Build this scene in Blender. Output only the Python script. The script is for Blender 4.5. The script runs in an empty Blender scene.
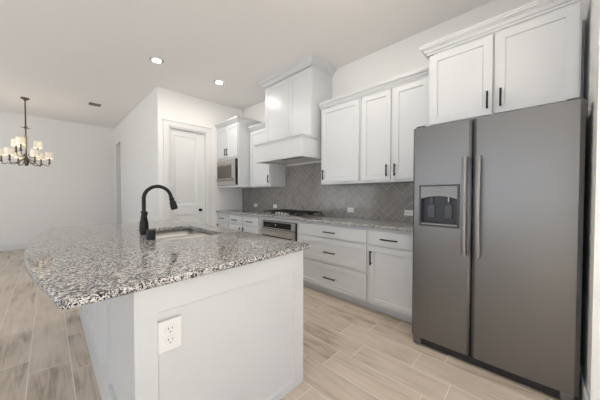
import bpy, bmesh, math, random
from mathutils import Vector, Matrix
random.seed(7)
S = bpy.context.scene
COL = S.collection
PI = math.pi

# ---------------------------------------------------------------- camera
cd = bpy.data.cameras.new('camera'); cam = bpy.data.objects.new('camera', cd); COL.objects.link(cam)
cd.sensor_width = 36.0; cd.lens = 246.0 * 36 / 600
cam.location = (0, 0, 1.24)
cam.rotation_euler = (math.radians(90 - 1.17), 0, -math.radians(45.66))
cd.clip_start = 0.02
S.camera = cam
# ---------------------------------------------------------------- world, exposure
S.view_settings.view_transform = 'Standard'; S.view_settings.look = 'None'
S.view_settings.gamma = 1; S.view_settings.use_curve_mapping = False
S.view_settings.exposure = 0.22
W = bpy.data.worlds.new('sky'); S.world = W; W.use_nodes = True
wn_ = W.node_tree; bg_ = wn_.nodes['Background']
tc_ = wn_.nodes.new('ShaderNodeTexCoord'); sx_ = wn_.nodes.new('ShaderNodeSeparateXYZ'); cr0 = wn_.nodes.new('ShaderNodeValToRGB')
ma_ = wn_.nodes.new('ShaderNodeMath'); ma_.operation = 'MULTIPLY_ADD'; ma_.inputs[1].default_value = .5; ma_.inputs[2].default_value = .5
wn_.links.new(tc_.outputs['Generated'], sx_.inputs[0]); wn_.links.new(sx_.outputs[2], ma_.inputs[0]); wn_.links.new(ma_.outputs[0], cr0.inputs[0])
cr0.color_ramp.elements[0].position = .46; cr0.color_ramp.elements[0].color = (.93, .965, 1.0, 1)     # bright lower half, added to throw light up to the ceiling
cr0.color_ramp.elements[1].position = .54; cr0.color_ramp.elements[1].color = (.50, .57, .66, 1)     # hazy sky
wn_.links.new(cr0.outputs[0], bg_.inputs[0]); bg_.inputs[1].default_value = 3.15

def area(name, loc, rot, sx, sy, power, color):
    l = bpy.data.lights.new(name, 'AREA'); l.shape = 'RECTANGLE'; l.size = sx; l.size_y = sy
    l.energy = power; l.color = color; l.cycles.is_portal = True
    o = bpy.data.objects.new(name, l); o.location = loc; o.rotation_euler = rot; COL.objects.link(o); return o
DAY = (0.86, 0.93, 1.0)
sl_ = bpy.data.lights.new('sun', 'SUN'); sl_.energy = 38; sl_.angle = math.radians(1.0); sl_.color = (.94, .975, 1)  # added sun, its patch on the floor behind the camera bounces light up
so_ = bpy.data.objects.new('sun', sl_); so_.rotation_euler = (math.radians(42), 0, math.radians(8)); so_.location = (0, -8, 8); COL.objects.link(so_)
# daylight entering by unseen windows, sized to balance the light (behind the camera and in the dining area)
area('daylight_back', (-0.3, -3.36, 1.50), (PI/2, 0, 0), 4.2, 2.0, 10, DAY)
area('daylight_side', (-3.26, 1.2, 1.50), (0, -PI/2, 0), 2.0, 4.2, 10, DAY)
area('daylight_dining', (-3.26, 6.2, 1.50), (0, -PI/2, 0), 2.0, 2.8, 10, DAY)

# ---------------------------------------------------------------- materials
MATS = {}
def mat(name, col, rough=0.5, metal=0.0, emit=None, es=0, bump=None, coat=0, aniso=0, vary=0.0):
    m = bpy.data.materials.new(name); m.use_nodes = True; nt = m.node_tree
    b = nt.nodes['Principled BSDF']
    b.inputs['Base Color'].default_value = (*col, 1); b.inputs['Roughness'].default_value = rough
    b.inputs['Metallic'].default_value = metal
    if coat: b.inputs['Coat Weight'].default_value = coat
    if aniso: b.inputs['Anisotropic'].default_value = aniso
    if emit: b.inputs['Emission Color'].default_value = (*emit, 1); b.inputs['Emission Strength'].default_value = es
    tc = nt.nodes.new('ShaderNodeTexCoord')
    if vary:
        n = nt.nodes.new('ShaderNodeTexNoise'); n.inputs['Scale'].default_value = 3; n.inputs['Detail'].default_value = 3
        nt.links.new(tc.outputs['Object'], n.inputs['Vector'])
        mx = nt.nodes.new('ShaderNodeMix'); mx.data_type = 'RGBA'
        mx.inputs[6].default_value = (*[c*(1-vary) for c in col], 1); mx.inputs[7].default_value = (*[min(1, c*(1+vary)) for c in col], 1)
        nt.links.new(n.outputs[0], mx.inputs[0]); nt.links.new(mx.outputs[2], b.inputs['Base Color'])
    if bump:
        sc, st = bump[:2]
        n = nt.nodes.new('ShaderNodeTexNoise'); n.inputs['Scale'].default_value = sc; n.inputs['Detail'].default_value = 4
        mp = nt.nodes.new('ShaderNodeMapping')
        if len(bump) > 2: mp.inputs['Scale'].default_value = bump[2]
        nt.links.new(tc.outputs['Object'], mp.inputs['Vector']); nt.links.new(mp.outputs[0], n.inputs['Vector'])
        bp = nt.nodes.new('ShaderNodeBump'); bp.inputs['Strength'].default_value = st; bp.inputs['Distance'].default_value = 0.002
        nt.links.new(n.outputs[0], bp.inputs['Height']); nt.links.new(bp.outputs[0], b.inputs['Normal'])
    MATS[name] = m; return m
wall_paint = mat('wall_paint', (0.83, 0.82, 0.80), 0.6, bump=(180, 0.08), vary=0.01)
ceil_paint = mat('ceiling_paint', (0.87, 0.853, 0.835), 0.8, bump=(120, 0.1))
trim_paint = mat('trim_paint', (0.75, 0.75, 0.745), 0.35)
cab_paint = mat('cabinet_paint', (0.655, 0.665, 0.672), 0.3, vary=0.006)
steel = mat('stainless_steel', (0.215, 0.21, 0.206), 0.40, 1.0, aniso=0.5, bump=(60, 0.04, (1, 1, 14)))
steel_l = mat('brushed_steel', (0.50, 0.485, 0.46), 0.30, 1.0)
handle_steel = mat('satin_handle_steel', (0.27, 0.265, 0.258), 0.5, 1.0)
sink_steel = mat('sink_steel', (0.62, 0.60, 0.57), 0.28, 0.9)
black_metal = mat('matte_black_metal', (0.018, 0.016, 0.015), 0.38, 0.5)
black_plastic = mat('black_plastic', (0.015, 0.015, 0.017), 0.35)
dark_plastic = mat('charcoal_plastic', (0.045, 0.047, 0.052), 0.3)
black_glass = mat('black_glass', (0.008, 0.008, 0.009), 0.22)
black_glass.node_tree.nodes['Principled BSDF'].inputs['Specular IOR Level'].default_value = .25
tint_glass = mat('tinted_window_glass', (0.10, 0.085, 0.07), 0.08)
cast_iron = mat('cast_iron', (0.02, 0.019, 0.018), 0.6, 0.3)
white_plastic = mat('white_plastic', (0.80, 0.795, 0.785), 0.35)
slot_dark = mat('slot_dark', (0.03, 0.03, 0.03), 0.6)
bronze = mat('aged_bronze', (0.13, 0.095, 0.06), 0.4, 0.8, bump=(40, 0.2))
crack_brass = mat('pale_brass', (0.45, 0.36, 0.18), 0.35, 0.8)
shade_mat = mat('lamp_shade_fabric', (0.85, 0.80, 0.70), 0.7, emit=(1.0, 0.84, 0.62), es=0.16, bump=(90, 0.2))
lens_mat = mat('lamp_lens', (0.9, 0.9, 0.88), 0.4, emit=(1.0, 0.95, 0.86), es=12)
baffle_mat = mat('grey_baffle', (0.30, 0.29, 0.28), 0.5)
vent_mat = mat('vent_metal', (0.20, 0.19, 0.18), 0.5)
grout_mat = mat('grout', (0.66, 0.64, 0.61), 0.8)
label_grey = mat('label_grey', (0.10, 0.10, 0.11), 0.5)
label_white = mat('label_white', (0.75, 0.75, 0.75), 0.5)

def N(nt, t, **kw):
    n = nt.nodes.new(t)
    for k, v in kw.items(): setattr(n, k, v)
    return n
def math_node(nt, op, a, b=None, c=None):
    n = N(nt, 'ShaderNodeMath', operation=op)
    for i, x in enumerate((a, b, c)):
        if x is None: continue
        if isinstance(x, (int, float)): n.inputs[i].default_value = x
        else: nt.links.new(x, n.inputs[i])
    return n.outputs[0]

def granite():
    m = bpy.data.materials.new('speckled_granite'); m.use_nodes = True; nt = m.node_tree; L = nt.links
    b = nt.nodes['Principled BSDF']; tc = N(nt, 'ShaderNodeTexCoord')
    def ramp(src, stops, interp='LINEAR'):
        r = N(nt, 'ShaderNodeValToRGB'); r.color_ramp.interpolation = interp
        e = r.color_ramp.elements
        while len(e) > 1: e.remove(e[-1])
        e[0].position = stops[0][0]; e[0].color = (*stops[0][1], 1)
        for p, c in stops[1:]:
            x = e.new(p); x.color = (*c, 1)
        L.new(src, r.inputs[0]); return r.outputs[0]
    # warp
    nz = N(nt, 'ShaderNodeTexNoise'); nz.inputs['Scale'].default_value = 90; nz.inputs['Detail'].default_value = 2
    L.new(tc.outputs['Object'], nz.inputs['Vector'])
    vm = N(nt, 'ShaderNodeVectorMath', operation='SCALE'); vm.inputs['Scale'].default_value = 0.010
    L.new(nz.outputs['Color'], vm.inputs[0])
    va = N(nt, 'ShaderNodeVectorMath', operation='ADD'); L.new(tc.outputs['Object'], va.inputs[0]); L.new(vm.outputs[0], va.inputs[1])
    v1 = N(nt, 'ShaderNodeTexVoronoi'); v1.inputs['Scale'].default_value = 170; L.new(va.outputs[0], v1.inputs['Vector'])
    sep = N(nt, 'ShaderNodeSeparateColor'); L.new(v1.outputs['Color'], sep.inputs[0])
    big = N(nt, 'ShaderNodeTexNoise'); big.inputs['Scale'].default_value = 22; big.inputs['Detail'].default_value = 3
    L.new(tc.outputs['Object'], big.inputs['Vector'])
    s = math_node(nt, 'ADD', sep.outputs[0], math_node(nt, 'MULTIPLY', math_node(nt, 'SUBTRACT', big.outputs[0], 0.5), 0.9))
    c1 = ramp(s, [(0.0, (0.02, 0.02, 0.022)), (0.17, (0.035, 0.036, 0.04)), (0.22, (0.15, 0.15, 0.155)), (0.36, (0.27, 0.265, 0.265)),
                  (0.42, (0.45, 0.435, 0.42)), (0.6, (0.60, 0.58, 0.56)), (0.8, (0.72, 0.71, 0.69)), (1.0, (0.50, 0.45, 0.40))], 'LINEAR')
    v2 = N(nt, 'ShaderNodeTexVoronoi'); v2.inputs['Scale'].default_value = 260; L.new(va.outputs[0], v2.inputs['Vector'])
    sep2 = N(nt, 'ShaderNodeSeparateColor'); L.new(v2.outputs['Color'], sep2.inputs[0])
    c2 = ramp(sep2.outputs[1], [(0.0, (0.03, 0.03, 0.035)), (0.22, (0.06, 0.06, 0.06)), (0.26, (1, 1, 1)), (1.0, (1, 1, 1))])
    mx = N(nt, 'ShaderNodeMix', data_type='RGBA', blend_type='MULTIPLY'); mx.inputs[0].default_value = 0.85
    L.new(c1, mx.inputs[6]); L.new(c2, mx.inputs[7])
    L.new(mx.outputs[2], b.inputs['Base Color']); b.inputs['Roughness'].default_value = 0.07
    b.inputs['Specular IOR Level'].default_value = 0.3
    return m
granite_mat = granite()

def wood_tile():
    m = bpy.data.materials.new('wood_look_floor_tile'); m.use_nodes = True; nt = m.node_tree; L = nt.links
    b = nt.nodes['Principled BSDF']; tc = N(nt, 'ShaderNodeTexCoord')
    sp = N(nt, 'ShaderNodeSeparateXYZ'); L.new(tc.outputs['Object'], sp.inputs[0])
    Wd, Ln = 0.2145, 0.62
    gx = math_node(nt, 'DIVIDE', math_node(nt, 'ADD', sp.outputs[0], 0.115), Wd)
    k = math_node(nt, 'FLOOR', gx); fx = math_node(nt, 'SUBTRACT', gx, k)
    known = {7: .506, 8: .40, 9: .03, 10: .49, 11: .33, 0: .02, 1: .485, -1: .23}
    kmin, n = -15, 30
    r = N(nt, 'ShaderNodeValToRGB'); r.color_ramp.interpolation = 'CONSTANT'; e = r.color_ramp.elements
    while len(e) > 1: e.remove(e[-1])
    rnd = random.Random(3)
    for i in range(n):
        val = known.get(kmin + i, rnd.random()*Ln) / Ln
        x = e[0] if i == 0 else e.new(i / n)
        if i == 0: x.position = 0
        x.color = (val, val, val, 1)
    L.new(math_node(nt, 'DIVIDE', math_node(nt, 'ADD', k, 0.5 - kmin), n), r.inputs[0])
    gy = math_node(nt, 'SUBTRACT', math_node(nt, 'DIVIDE', sp.outputs[1], Ln), r.outputs[0])
    j = math_node(nt, 'FLOOR', gy); fy = math_node(nt, 'SUBTRACT', gy, j)
    def edge(f, w):
        a = math_node(nt, 'MINIMUM', f, math_node(nt, 'SUBTRACT', 1.0, f)); return math_node(nt, 'LESS_THAN', a, w)
    gr = math_node(nt, 'MAXIMUM', edge(fx, 0.0028/Wd), edge(fy, 0.0028/Ln))
    cb = N(nt, 'ShaderNodeCombineXYZ'); L.new(k, cb.inputs[0]); L.new(j, cb.inputs[1])
    wn = N(nt, 'ShaderNodeTexWhiteNoise'); wn.noise_dimensions = '3D'; L.new(cb.outputs[0], wn.inputs['Vector'])
    # grain: stretched noise, shifted per tile
    off = N(nt, 'ShaderNodeVectorMath', operation='SCALE'); off.inputs['Scale'].default_value = 9; L.new(wn.outputs['Color'], off.inputs[0])
    ad = N(nt, 'ShaderNodeVectorMath', operation='ADD'); L.new(tc.outputs['Object'], ad.inputs[0]); L.new(off.outputs[0], ad.inputs[1])
    mp = N(nt, 'ShaderNodeMapping'); mp.inputs['Scale'].default_value = (16, 1.2, 1); L.new(ad.outputs[0], mp.inputs[0])
    g = N(nt, 'ShaderNodeTexNoise'); g.inputs['Scale'].default_value = 1.6; g.inputs['Detail'].default_value = 7; g.inputs['Roughness'].default_value = .62
    g.inputs['Distortion'].default_value = 0.8
    L.new(mp.outputs[0], g.inputs['Vector'])
    mp2 = N(nt, 'ShaderNodeMapping'); mp2.inputs['Scale'].default_value = (2.4, 1.3, 1); L.new(ad.outputs[0], mp2.inputs[0])
    g2 = N(nt, 'ShaderNodeTexNoise'); g2.inputs['Scale'].default_value = 2.2; g2.inputs['Detail'].default_value = 4; L.new(mp2.outputs[0], g2.inputs['Vector'])
    v = math_node(nt, 'ADD', math_node(nt, 'MULTIPLY', g.outputs[0], 0.62), math_node(nt, 'MULTIPLY', g2.outputs[0], 0.38))
    v = math_node(nt, 'ADD', v, math_node(nt, 'MULTIPLY', math_node(nt, 'SUBTRACT', wn.outputs['Value'], 0.5), 0.13))
    r2 = N(nt, 'ShaderNodeValToRGB'); e = r2.color_ramp.elements
    e[0].position = 0.30; e[0].color = (0.28, 0.215, 0.16, 1); e[1].position = 0.70; e[1].color = (0.68, 0.585, 0.485, 1)
    x = e.new(0.46); x.color = (0.54, 0.455, 0.37, 1)
    L.new(v, r2.inputs[0])
    mx = N(nt, 'ShaderNodeMix', data_type='RGBA'); L.new(gr, mx.inputs[0]); L.new(r2.outputs[0], mx.inputs[6]); mx.inputs[7].default_value = (0.74, 0.68, 0.60, 1)
    L.new(mx.outputs[2], b.inputs['Base Color'])
    L.new(math_node(nt, 'ADD', math_node(nt, 'MULTIPLY', gr, 0.35), 0.38), b.inputs['Roughness'])
    bn = N(nt, 'ShaderNodeBump'); bn.inputs['Strength'].default_value = 0.15; bn.inputs['Distance'].default_value = 0.002
    L.new(math_node(nt, 'SUBTRACT', g.outputs[0], gr), bn.inputs['Height']); L.new(bn.outputs[0], b.inputs['Normal'])
    return m
floor_mat = wood_tile()

def glaze_tile():
    m = bpy.data.materials.new('glazed_grey_tile'); m.use_nodes = True; nt = m.node_tree; L = nt.links
    b = nt.nodes['Principled BSDF']; tc = N(nt, 'ShaderNodeTexCoord')
    at = N(nt, 'ShaderNodeAttribute'); at.attribute_name = 'tile_tone'
    n = N(nt, 'ShaderNodeTexNoise'); n.inputs['Scale'].default_value = 14; n.inputs['Detail'].default_value = 3; L.new(tc.outputs['Object'], n.inputs['Vector'])
    f = math_node(nt, 'ADD', math_node(nt, 'MULTIPLY', at.outputs['Fac'], 0.45), math_node(nt, 'MULTIPLY', n.outputs[0], 0.55))
    r = N(nt, 'ShaderNodeValToRGB'); e = r.color_ramp.elements
    e[0].position = 0.1; e[0].color = (0.225, 0.208, 0.19, 1); e[1].position = 0.9; e[1].color = (0.33, 0.305, 0.28, 1)
    L.new(f, r.inputs[0]); L.new(r.outputs[0], b.inputs['Base Color']); b.inputs['Roughness'].default_value = 0.10
    n2 = N(nt, 'ShaderNodeTexNoise'); n2.inputs['Scale'].default_value = 16; L.new(tc.outputs['Object'], n2.inputs['Vector'])
    bn = N(nt, 'ShaderNodeBump'); bn.inputs['Strength'].default_value = 0.5; bn.inputs['Distance'].default_value = 0.004
    L.new(n2.outputs[0], bn.inputs['Height']); L.new(bn.outputs[0], b.inputs['Normal'])
    return m
tile_mat = glaze_tile()

def window_glass():
    m = bpy.data.materials.new('window_glass'); m.use_nodes = True; nt = m.node_tree
    nt.nodes.remove(nt.nodes['Principled BSDF'])
    tr = nt.nodes.new('ShaderNodeBsdfTransparent'); gl = nt.nodes.new('ShaderNodeBsdfGlossy'); gl.inputs['Roughness'].default_value = 0.01
    mx = nt.nodes.new('ShaderNodeMixShader'); mx.inputs[0].default_value = 0.05
    nt.links.new(tr.outputs[0], mx.inputs[1]); nt.links.new(gl.outputs[0], mx.inputs[2])
    nt.links.new(mx.outputs[0], nt.nodes['Material Output'].inputs[0])
    return m
glass_mat = window_glass()

# ---------------------------------------------------------------- mesh helpers
class MB:
    def __init__(s): s.v = []; s.f = []; s.m = []
    def add(s, vs, fs):
        o = len(s.v); s.v += [tuple(v) for v in vs]; s.f += [tuple(i + o for i in f) for f in fs]
    def box(s, x0, y0, z0, x1, y1, z1):
        if x0 > x1: x0, x1 = x1, x0
        if y0 > y1: y0, y1 = y1, y0
        if z0 > z1: z0, z1 = z1, z0
        s.add([(x0,y0,z0),(x1,y0,z0),(x1,y1,z0),(x0,y1,z0),(x0,y0,z1),(x1,y0,z1),(x1,y1,z1),(x0,y1,z1)],
              [(0,3,2,1),(4,5,6,7),(0,1,5,4),(1,2,6,5),(2,3,7,6),(3,0,4,7)]); return s
    def lathe(s, prof, n=24, c=(0,0,0), axis='z'):
        vs = []
        for r, z in prof:
            for i in range(n):
                a = 2*PI*i/n
                p = (r*math.cos(a), r*math.sin(a), z)
                if axis == 'x': p = (p[2], p[0], p[1])
                if axis == 'y': p = (p[0], p[2], p[1])
                vs.append((p[0]+c[0], p[1]+c[1], p[2]+c[2]))
        fs = [(j*n+i, j*n+(i+1)%n, (j+1)*n+(i+1)%n, (j+1)*n+i) for j in range(len(prof)-1) for i in range(n)]
        fs.append(tuple(range(n-1, -1, -1))); fs.append(tuple(range((len(prof)-1)*n, len(prof)*n)))
        s.add(vs, fs); return s
    def tube(s, pts, r, n=12):
        P = [Vector(p) for p in pts]; R = r if isinstance(r, (list, tuple)) else [r]*len(P)
        up = None; vs = []
        for i, p in enumerate(P):
            t = (P[min(i+1, len(P)-1)] - P[max(i-1, 0)]).normalized()
            if up is None:
                up = Vector((0,0,1)) if abs(t.z) < .9 else Vector((1,0,0))
            sd = t.cross(up).normalized(); up = sd.cross(t).normalized()
            for k in range(n):
                a = 2*PI*k/n; q = p + (sd*math.cos(a) + up*math.sin(a))*R[i]; vs.append(tuple(q))
        fs = [(j*n+i, j*n+(i+1)%n, (j+1)*n+(i+1)%n, (j+1)*n+i) for j in range(len(P)-1) for i in range(n)]
        fs.append(tuple(range(n-1, -1, -1))); fs.append(tuple(range((len(P)-1)*n, len(P)*n)))
        s.add(vs, fs); return s
    def sweep(s, path, prof):
        """open path in XY (outward = right of travel); prof = closed list of (out, z)"""
        n = len(path); offs = []
        for i in range(n):
            ns = []
            for a, b in ((i-1, i), (i, i+1)):
                if a < 0 or b >= n: continue
                d = Vector((path[b][0]-path[a][0], path[b][1]-path[a][1])).normalized(); ns.append(Vector((d.y, -d.x)))
            m = sum(ns, Vector((0, 0)))
            m = m / m.dot(ns[0]) if len(ns) == 2 else m
            offs.append(m)
        k = len(prof); vs = []
        for i in range(n):
            for o, z in prof: vs.append((path[i][0]+offs[i].x*o, path[i][1]+offs[i].y*o, z))
        fs = [(i*k+j, i*k+(j+1) % k, (i+1)*k+(j+1) % k, (i+1)*k+j) for i in range(n-1) for j in range(k)]
        fs.append(tuple(range(k-1, -1, -1))); fs.append(tuple(range((n-1)*k, n*k)))
        s.add(vs, fs); return s
    def build(s, name, material, parent=None, bevel=0, smooth=False, seg=2):
        me = bpy.data.meshes.new(name); me.from_pydata(s.v, [], s.f); me.update()
        bm = bmesh.new(); bm.from_mesh(me); bmesh.ops.recalc_face_normals(bm, faces=bm.faces); bm.to_mesh(me); bm.free()
        me.materials.append(material)
        o = bpy.data.objects.new(name, me); COL.objects.link(o)
        if parent:
            o.parent = parent; w = Vector(parent['w']) if 'w' in parent else Vector((0,0,0))
            o.location = -w; o['w'] = (0.0, 0.0, 0.0) if False else tuple([0.0]*3)
            o['w'] = (0.0, 0.0, 0.0); 
        if smooth:
            me.polygons.foreach_set('use_smooth', [True]*len(me.polygons))
            try: me.set_sharp_from_angle(angle=math.radians(38))
            except Exception: pass
        if bevel:
            b = o.modifiers.new('bevel', 'BEVEL'); b.width = bevel; b.segments = seg; b.limit_method = 'ANGLE'; b.angle_limit = math.radians(35)
        return o
def flat_top(o):
    for p in o.data.polygons:
        if abs(p.normal.z) > .999: p.use_smooth = False
    return o
def B(x0, y0, z0, x1, y1, z1): return MB().box(x0, y0, z0, x1, y1, z1)
def tag(o, label=None, cat=None, group=None, kind=None):
    if label: o['label'] = label
    if cat: o['category'] = cat
    if group: o['group'] = group
    if kind: o['kind'] = kind
    return o
def thing(name, loc, label, cat, group=None):
    o = bpy.data.objects.new(name, None); COL.objects.link(o); o.location = loc; o['w'] = tuple(float(c) for c in loc)
    o.empty_display_size = 0.1
    return tag(o, label, cat, group)
def struct(name, mb, m, bevel=0, parent=None):
    o = mb.build(name, m, parent, bevel)
    if not parent: o['kind'] = 'structure'
    return o
def copy_tree(o, delta, parent=None):
    c = o.copy(); COL.objects.link(c); c.parent = parent
    if parent is None: c.location = o.location + Vector(delta)
    for ch in list(o.children): copy_tree(ch, delta, c)
    return c

# ================================================================ ROOM
XW = 2.955      # cabinet wall
YP = 4.635      # pantry wall
ZC = 3.07       # ceiling
XL, YB, YF, XP = -3.30, -3.40, 8.45, 1.31
YN = -0.206     # wall beside the refrigerator
struct('floor', B(XL-.1, YB-.1, -.08, XW+.12, YF+.1, 0), floor_mat)
struct('ceiling', B(XL-.1, YB-.1, ZC, XW+.12, YF+.1, ZC+.1), ceil_paint)
struct('wall_right', B(XW, YN, 0, XW+.12, YP, ZC), wall_paint)
def wall_with_holes(axis, c0, c1, a0, a1, holes):
    """axis 'x': wall plane at x in c0..c1, running a0..a1 in y ; holes = (lo, hi, z0, z1)"""
    mb = MB()
    def bx(p, q, z0, z1):
        if q - p < 1e-4 or z1 - z0 < 1e-4: return
        if axis == 'x': mb.box(c0, p, z0, c1, q, z1)
        else: mb.box(p, c0, z0, q, c1, z1)
    cur = a0
    for lo, hi, z0, z1 in sorted(holes):
        bx(cur, lo, 0, ZC); bx(lo, hi, 0, z0); bx(lo, hi, z1, ZC); cur = hi
    bx(cur, a1, 0, ZC); return mb
D0, D1, DZ = 1.485, 2.15, 2.435     # pantry door opening
struct('wall_pantry', wall_with_holes('y', YP, YP+.12, XP, XW+.12, [(D0, D1, 0, DZ)]), wall_paint)
O0, O1, OZ = 7.72, 8.36, 2.62
struct('wall_hall', wall_with_holes('x', XP, XP+.12, YP+.1201, YF, [(O0, O1, 0, OZ)]), wall_paint)
struct('wall_hall_end', MB().box(1.80, O0-.25, 0, 1.9, YF+.1, ZC).box(XP+.1205, O0-.35, 0, 1.9, O0-.25, ZC), wall_paint)
struct('wall_far', B(XL-.1, YF, 0, 1.79, YF+.1, ZC), wall_paint)
wl, wb = (-0.9, 3.3), (-2.7, 1.5)
struct('wall_left', wall_with_holes('x', XL-.1, XL, YB, YF, [(-0.9, 3.3, .5, 2.5), (4.8, 7.6, .5, 2.5)]), wall_paint)
struct('wall_back', wall_with_holes('y', YB-.1, YB, XL-.1, 2.0, [(-2.4, 1.8, .5, 2.5)]), wall_paint)
struct('wall_nib', MB().box(2.0, YN-.12, 0, XW+.12, YN, ZC).box(2.0, YB-.1, 0, 2.12, YN-.12, ZC), wall_paint)
struct('wall_pantry_inside', B(XP+.121, YP+1.0, 0, XW+.12, YP+1.06, ZC), wall_paint)
def window(n, axis, c, lo, hi, z0, z1, panes):
    f = MB(); t = .045
    def bx(a, b, p, q, d=.06):
        if axis == 'x': f.box(c-.07, a, p, c-.07+d, b, q)
        else: f.box(a, c-.07, p, b, c-.07+d, q)
    bx(lo, hi, z0, z0+t); bx(lo, hi, z1-t, z1); bx(lo, lo+t, z0+t, z1-t); bx(hi-t, hi, z0+t, z1-t)
    for i in range(1, panes):
        m = lo + (hi-lo)*i/panes; bx(m-t/2, m+t/2, z0+t, z1-t)
    o = struct(f'window_{n}', f, trim_paint)
    g = MB()
    if axis == 'x': g.box(c-.05, lo+t, z0+t, c-.044, hi-t, z1-t)
    else: g.box(lo+t, c-.05, z0+t, hi-t, c-.044, z1-t)
    o2 = g.build('window_glass', glass_mat, o)
window(1, 'y', YB, -2.4, 1.8, .5, 2.5, 4)
window(2, 'x', XL, -0.9, 3.3, .5, 2.5, 3)
window(3, 'x', XL, 4.8, 7.6, .5, 2.5, 2)
# baseboards
def bb(name, x0, y0, x1, y1, h=.135):
    struct(name, MB().box(x0, y0, 0.001, x1, y1, h), trim_paint, bevel=.004)
bb('baseboard_far', XL+.002, YF-.016, XP-.001, YF-.001)
bb('baseboard_hall', XP-.016, YP+.0, XP-.001, O0-.09)
bb('baseboard_nib', 2.0, YN+.001, XW-.001, YN+.016)
bb('baseboard_nib_front', 1.984, YB, 1.999, YN+.016)
bb('baseboard_pantry', XP-.016, YP-.016, D0-.10, YP-.001)
bb('baseboard_left', XL+.001, YB+.02, XL+.016, YF-.02)
# pantry door, frame, casing
dr = struct('door_1', MB(), trim_paint)
bpy.data.objects.remove(dr)
def panel_face(mb, a0, a1, z0, z1, m, d=.006, slope=.012):
    """m(a, z, depth) -> point; sunken raised-edge panel inside a0..a1, z0..z1"""
    o = [(a0, z0), (a1, z0), (a1, z1), (a0, z1)]
    i = [(a0+slope, z0+slope), (a1-slope, z0+slope), (a1-slope, z1-slope), (a0+slope, z1-slope)]
    vs = [m(a, z, 0) for a, z in o] + [m(a, z, d) for a, z in i]
    mb.add(vs, [(0,1,5,4),(1,2,6,5),(2,3,7,6),(3,0,4,7),(4,5,6,7)])
def framed_panel(mb, a0, a1, z0, z1, m, th, rails, d=.008, slope=.003):
    """slab with sunken panels. rails = list of (p0,p1,q0,q1) openings; m(a,z,depth into slab)"""
    xs = sorted({a0, a1, *[r[0] for r in rails], *[r[1] for r in rails]}); zs = sorted({z0, z1, *[r[2] for r in rails], *[r[3] for r in rails]})
    for i in range(len(xs)-1):
        for j in range(len(zs)-1):
            ca, cz = (xs[i]+xs[i+1])/2, (zs[j]+zs[j+1])/2
            if any(r[0] < ca < r[1] and r[2] < cz < r[3] for r in rails): continue
            mb.add([m(xs[i], zs[j], 0), m(xs[i+1], zs[j], 0), m(xs[i+1], zs[j+1], 0), m(xs[i], zs[j+1], 0)], [(0,1,2,3)])
    for r in rails: panel_face(mb, *r, m, d, slope)
    q = [(a0, z0), (a1, z0), (a1, z1), (a0, z1)]
    vs = [m(a, z, 0) for a, z in q] + [m(a, z, th) for a, z in q]
    mb.add(vs, [(0,1,5,4),(1,2,6,5),(2,3,7,6),(3,0,4,7),(4,5,6,7)])
def weld(o):
    bm = bmesh.new(); bm.from_mesh(o.data); bmesh.ops.remove_doubles(bm, verts=bm.verts, dist=1e-5)
    bmesh.ops.recalc_face_normals(bm, faces=bm.faces); bm.to_mesh(o.data); bm.free(); return o
mb = MB(); my = lambda a, z, d: (a, YP+.045+d, z)
framed_panel(mb, D0+.017, D1-.017, .006, DZ-.017, my, .036, [(D0+.10, D1-.175, 1.06, 2.31), (D0+.10, D1-.175, .2, .88)], .011, .018)
door = weld(mb.build('door_1', trim_paint)); door['kind'] = 'structure'
kn = MB().lathe([(.026, 0), (.026, -.006), (.011, -.010), (.011, -.028), (.022, -.034), (.027, -.048), (.022, -.060), (.008, -.064)], 20, (2.035, YP+.045, .955), 'y')
kn.build('door_knob', black_metal, door, smooth=True)
jamb = MB().box(D0+.0005, YP-.004, 0.001, D0+.015, YP+.12, DZ-.0155).box(D1-.015, YP-.004, 0.001, D1-.0005, YP+.12, DZ-.0155).box(D0+.0005, YP-.004, DZ-.015, D1-.0005, YP+.12, DZ-.0005)
jamb.box(D0+.015, YP+.088, 0.001, D0+.03, YP+.10, DZ-.0155).box(D1-.03, YP+.088, 0.001, D1-.015, YP+.10, DZ-.0155).box(D0+.03, YP+.088, DZ-.03, D1-.03, YP+.10, DZ-.0155)
struct('trim_1', jamb, trim_paint)
cas = MB()
for x0, x1 in ((D0-.098, D0-.008), (D1+.008, D1+.098)):
    cas.box(x0, YP-.018, 0.001, x1, YP-.001, DZ+.008)
cas.box(D0-.098, YP-.018, DZ+.008, D1+.098, YP-.001, DZ+.092)
cas.box(D0-.108, YP-.028, DZ+.092, D1+.108, YP-.001, DZ+.108)
struct('trim_2', cas, trim_paint, bevel=.003)

# ================================================================ CABINET HELPERS
def bar_handle(parent, face_x, y, z, length, vertical, name='bar_handle'):
    m = MB(); r = .0065; o = .028; h = length/2
    if vertical:
        m.box(face_x-o-.006, y-r, z-h, face_x-o+.005, y+r, z+h)
        for s in (-1, 1): m.box(face_x-o, y-r*.8, z+s*(h-.018)-.005, face_x-.0005, y+r*.8, z+s*(h-.018)+.005)
    else:
        m.box(face_x-o-.006, y-h, z-r, face_x-o+.005, y+h, z+r)
        for s in (-1, 1): m.box(face_x-o, y+s*(h-.018)-.005, z-r*.8, face_x-.0005, y+s*(h-.018)+.005, z+r*.8)
    o = m.build(name, black_metal, parent, bevel=.002); o['label'] = 'dark metal bar handle'; return o
def shaker(parent, name, fx, y0, y1, z0, z1, rail=.058, flat=False, th=.019):
    mb = MB(); m = lambda a, z, d: (fx+d, a, z)
    rails = [] if flat else [(y0+rail, y1-rail, z0+rail, z1-rail)]
    framed_panel(mb, y0, y1, z0, z1, m, th, rails, .009, .002)
    o = weld(mb.build(name, cab_paint, parent, bevel=.0012)); return o
CROWN = [(0, 0), (.008, 0), (.010, .016), (.022, .024), (.030, .045), (.046, .062), (.052, .066), (.052, .082), (.058, .084), (.058, .10), (0, .10)]
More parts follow.
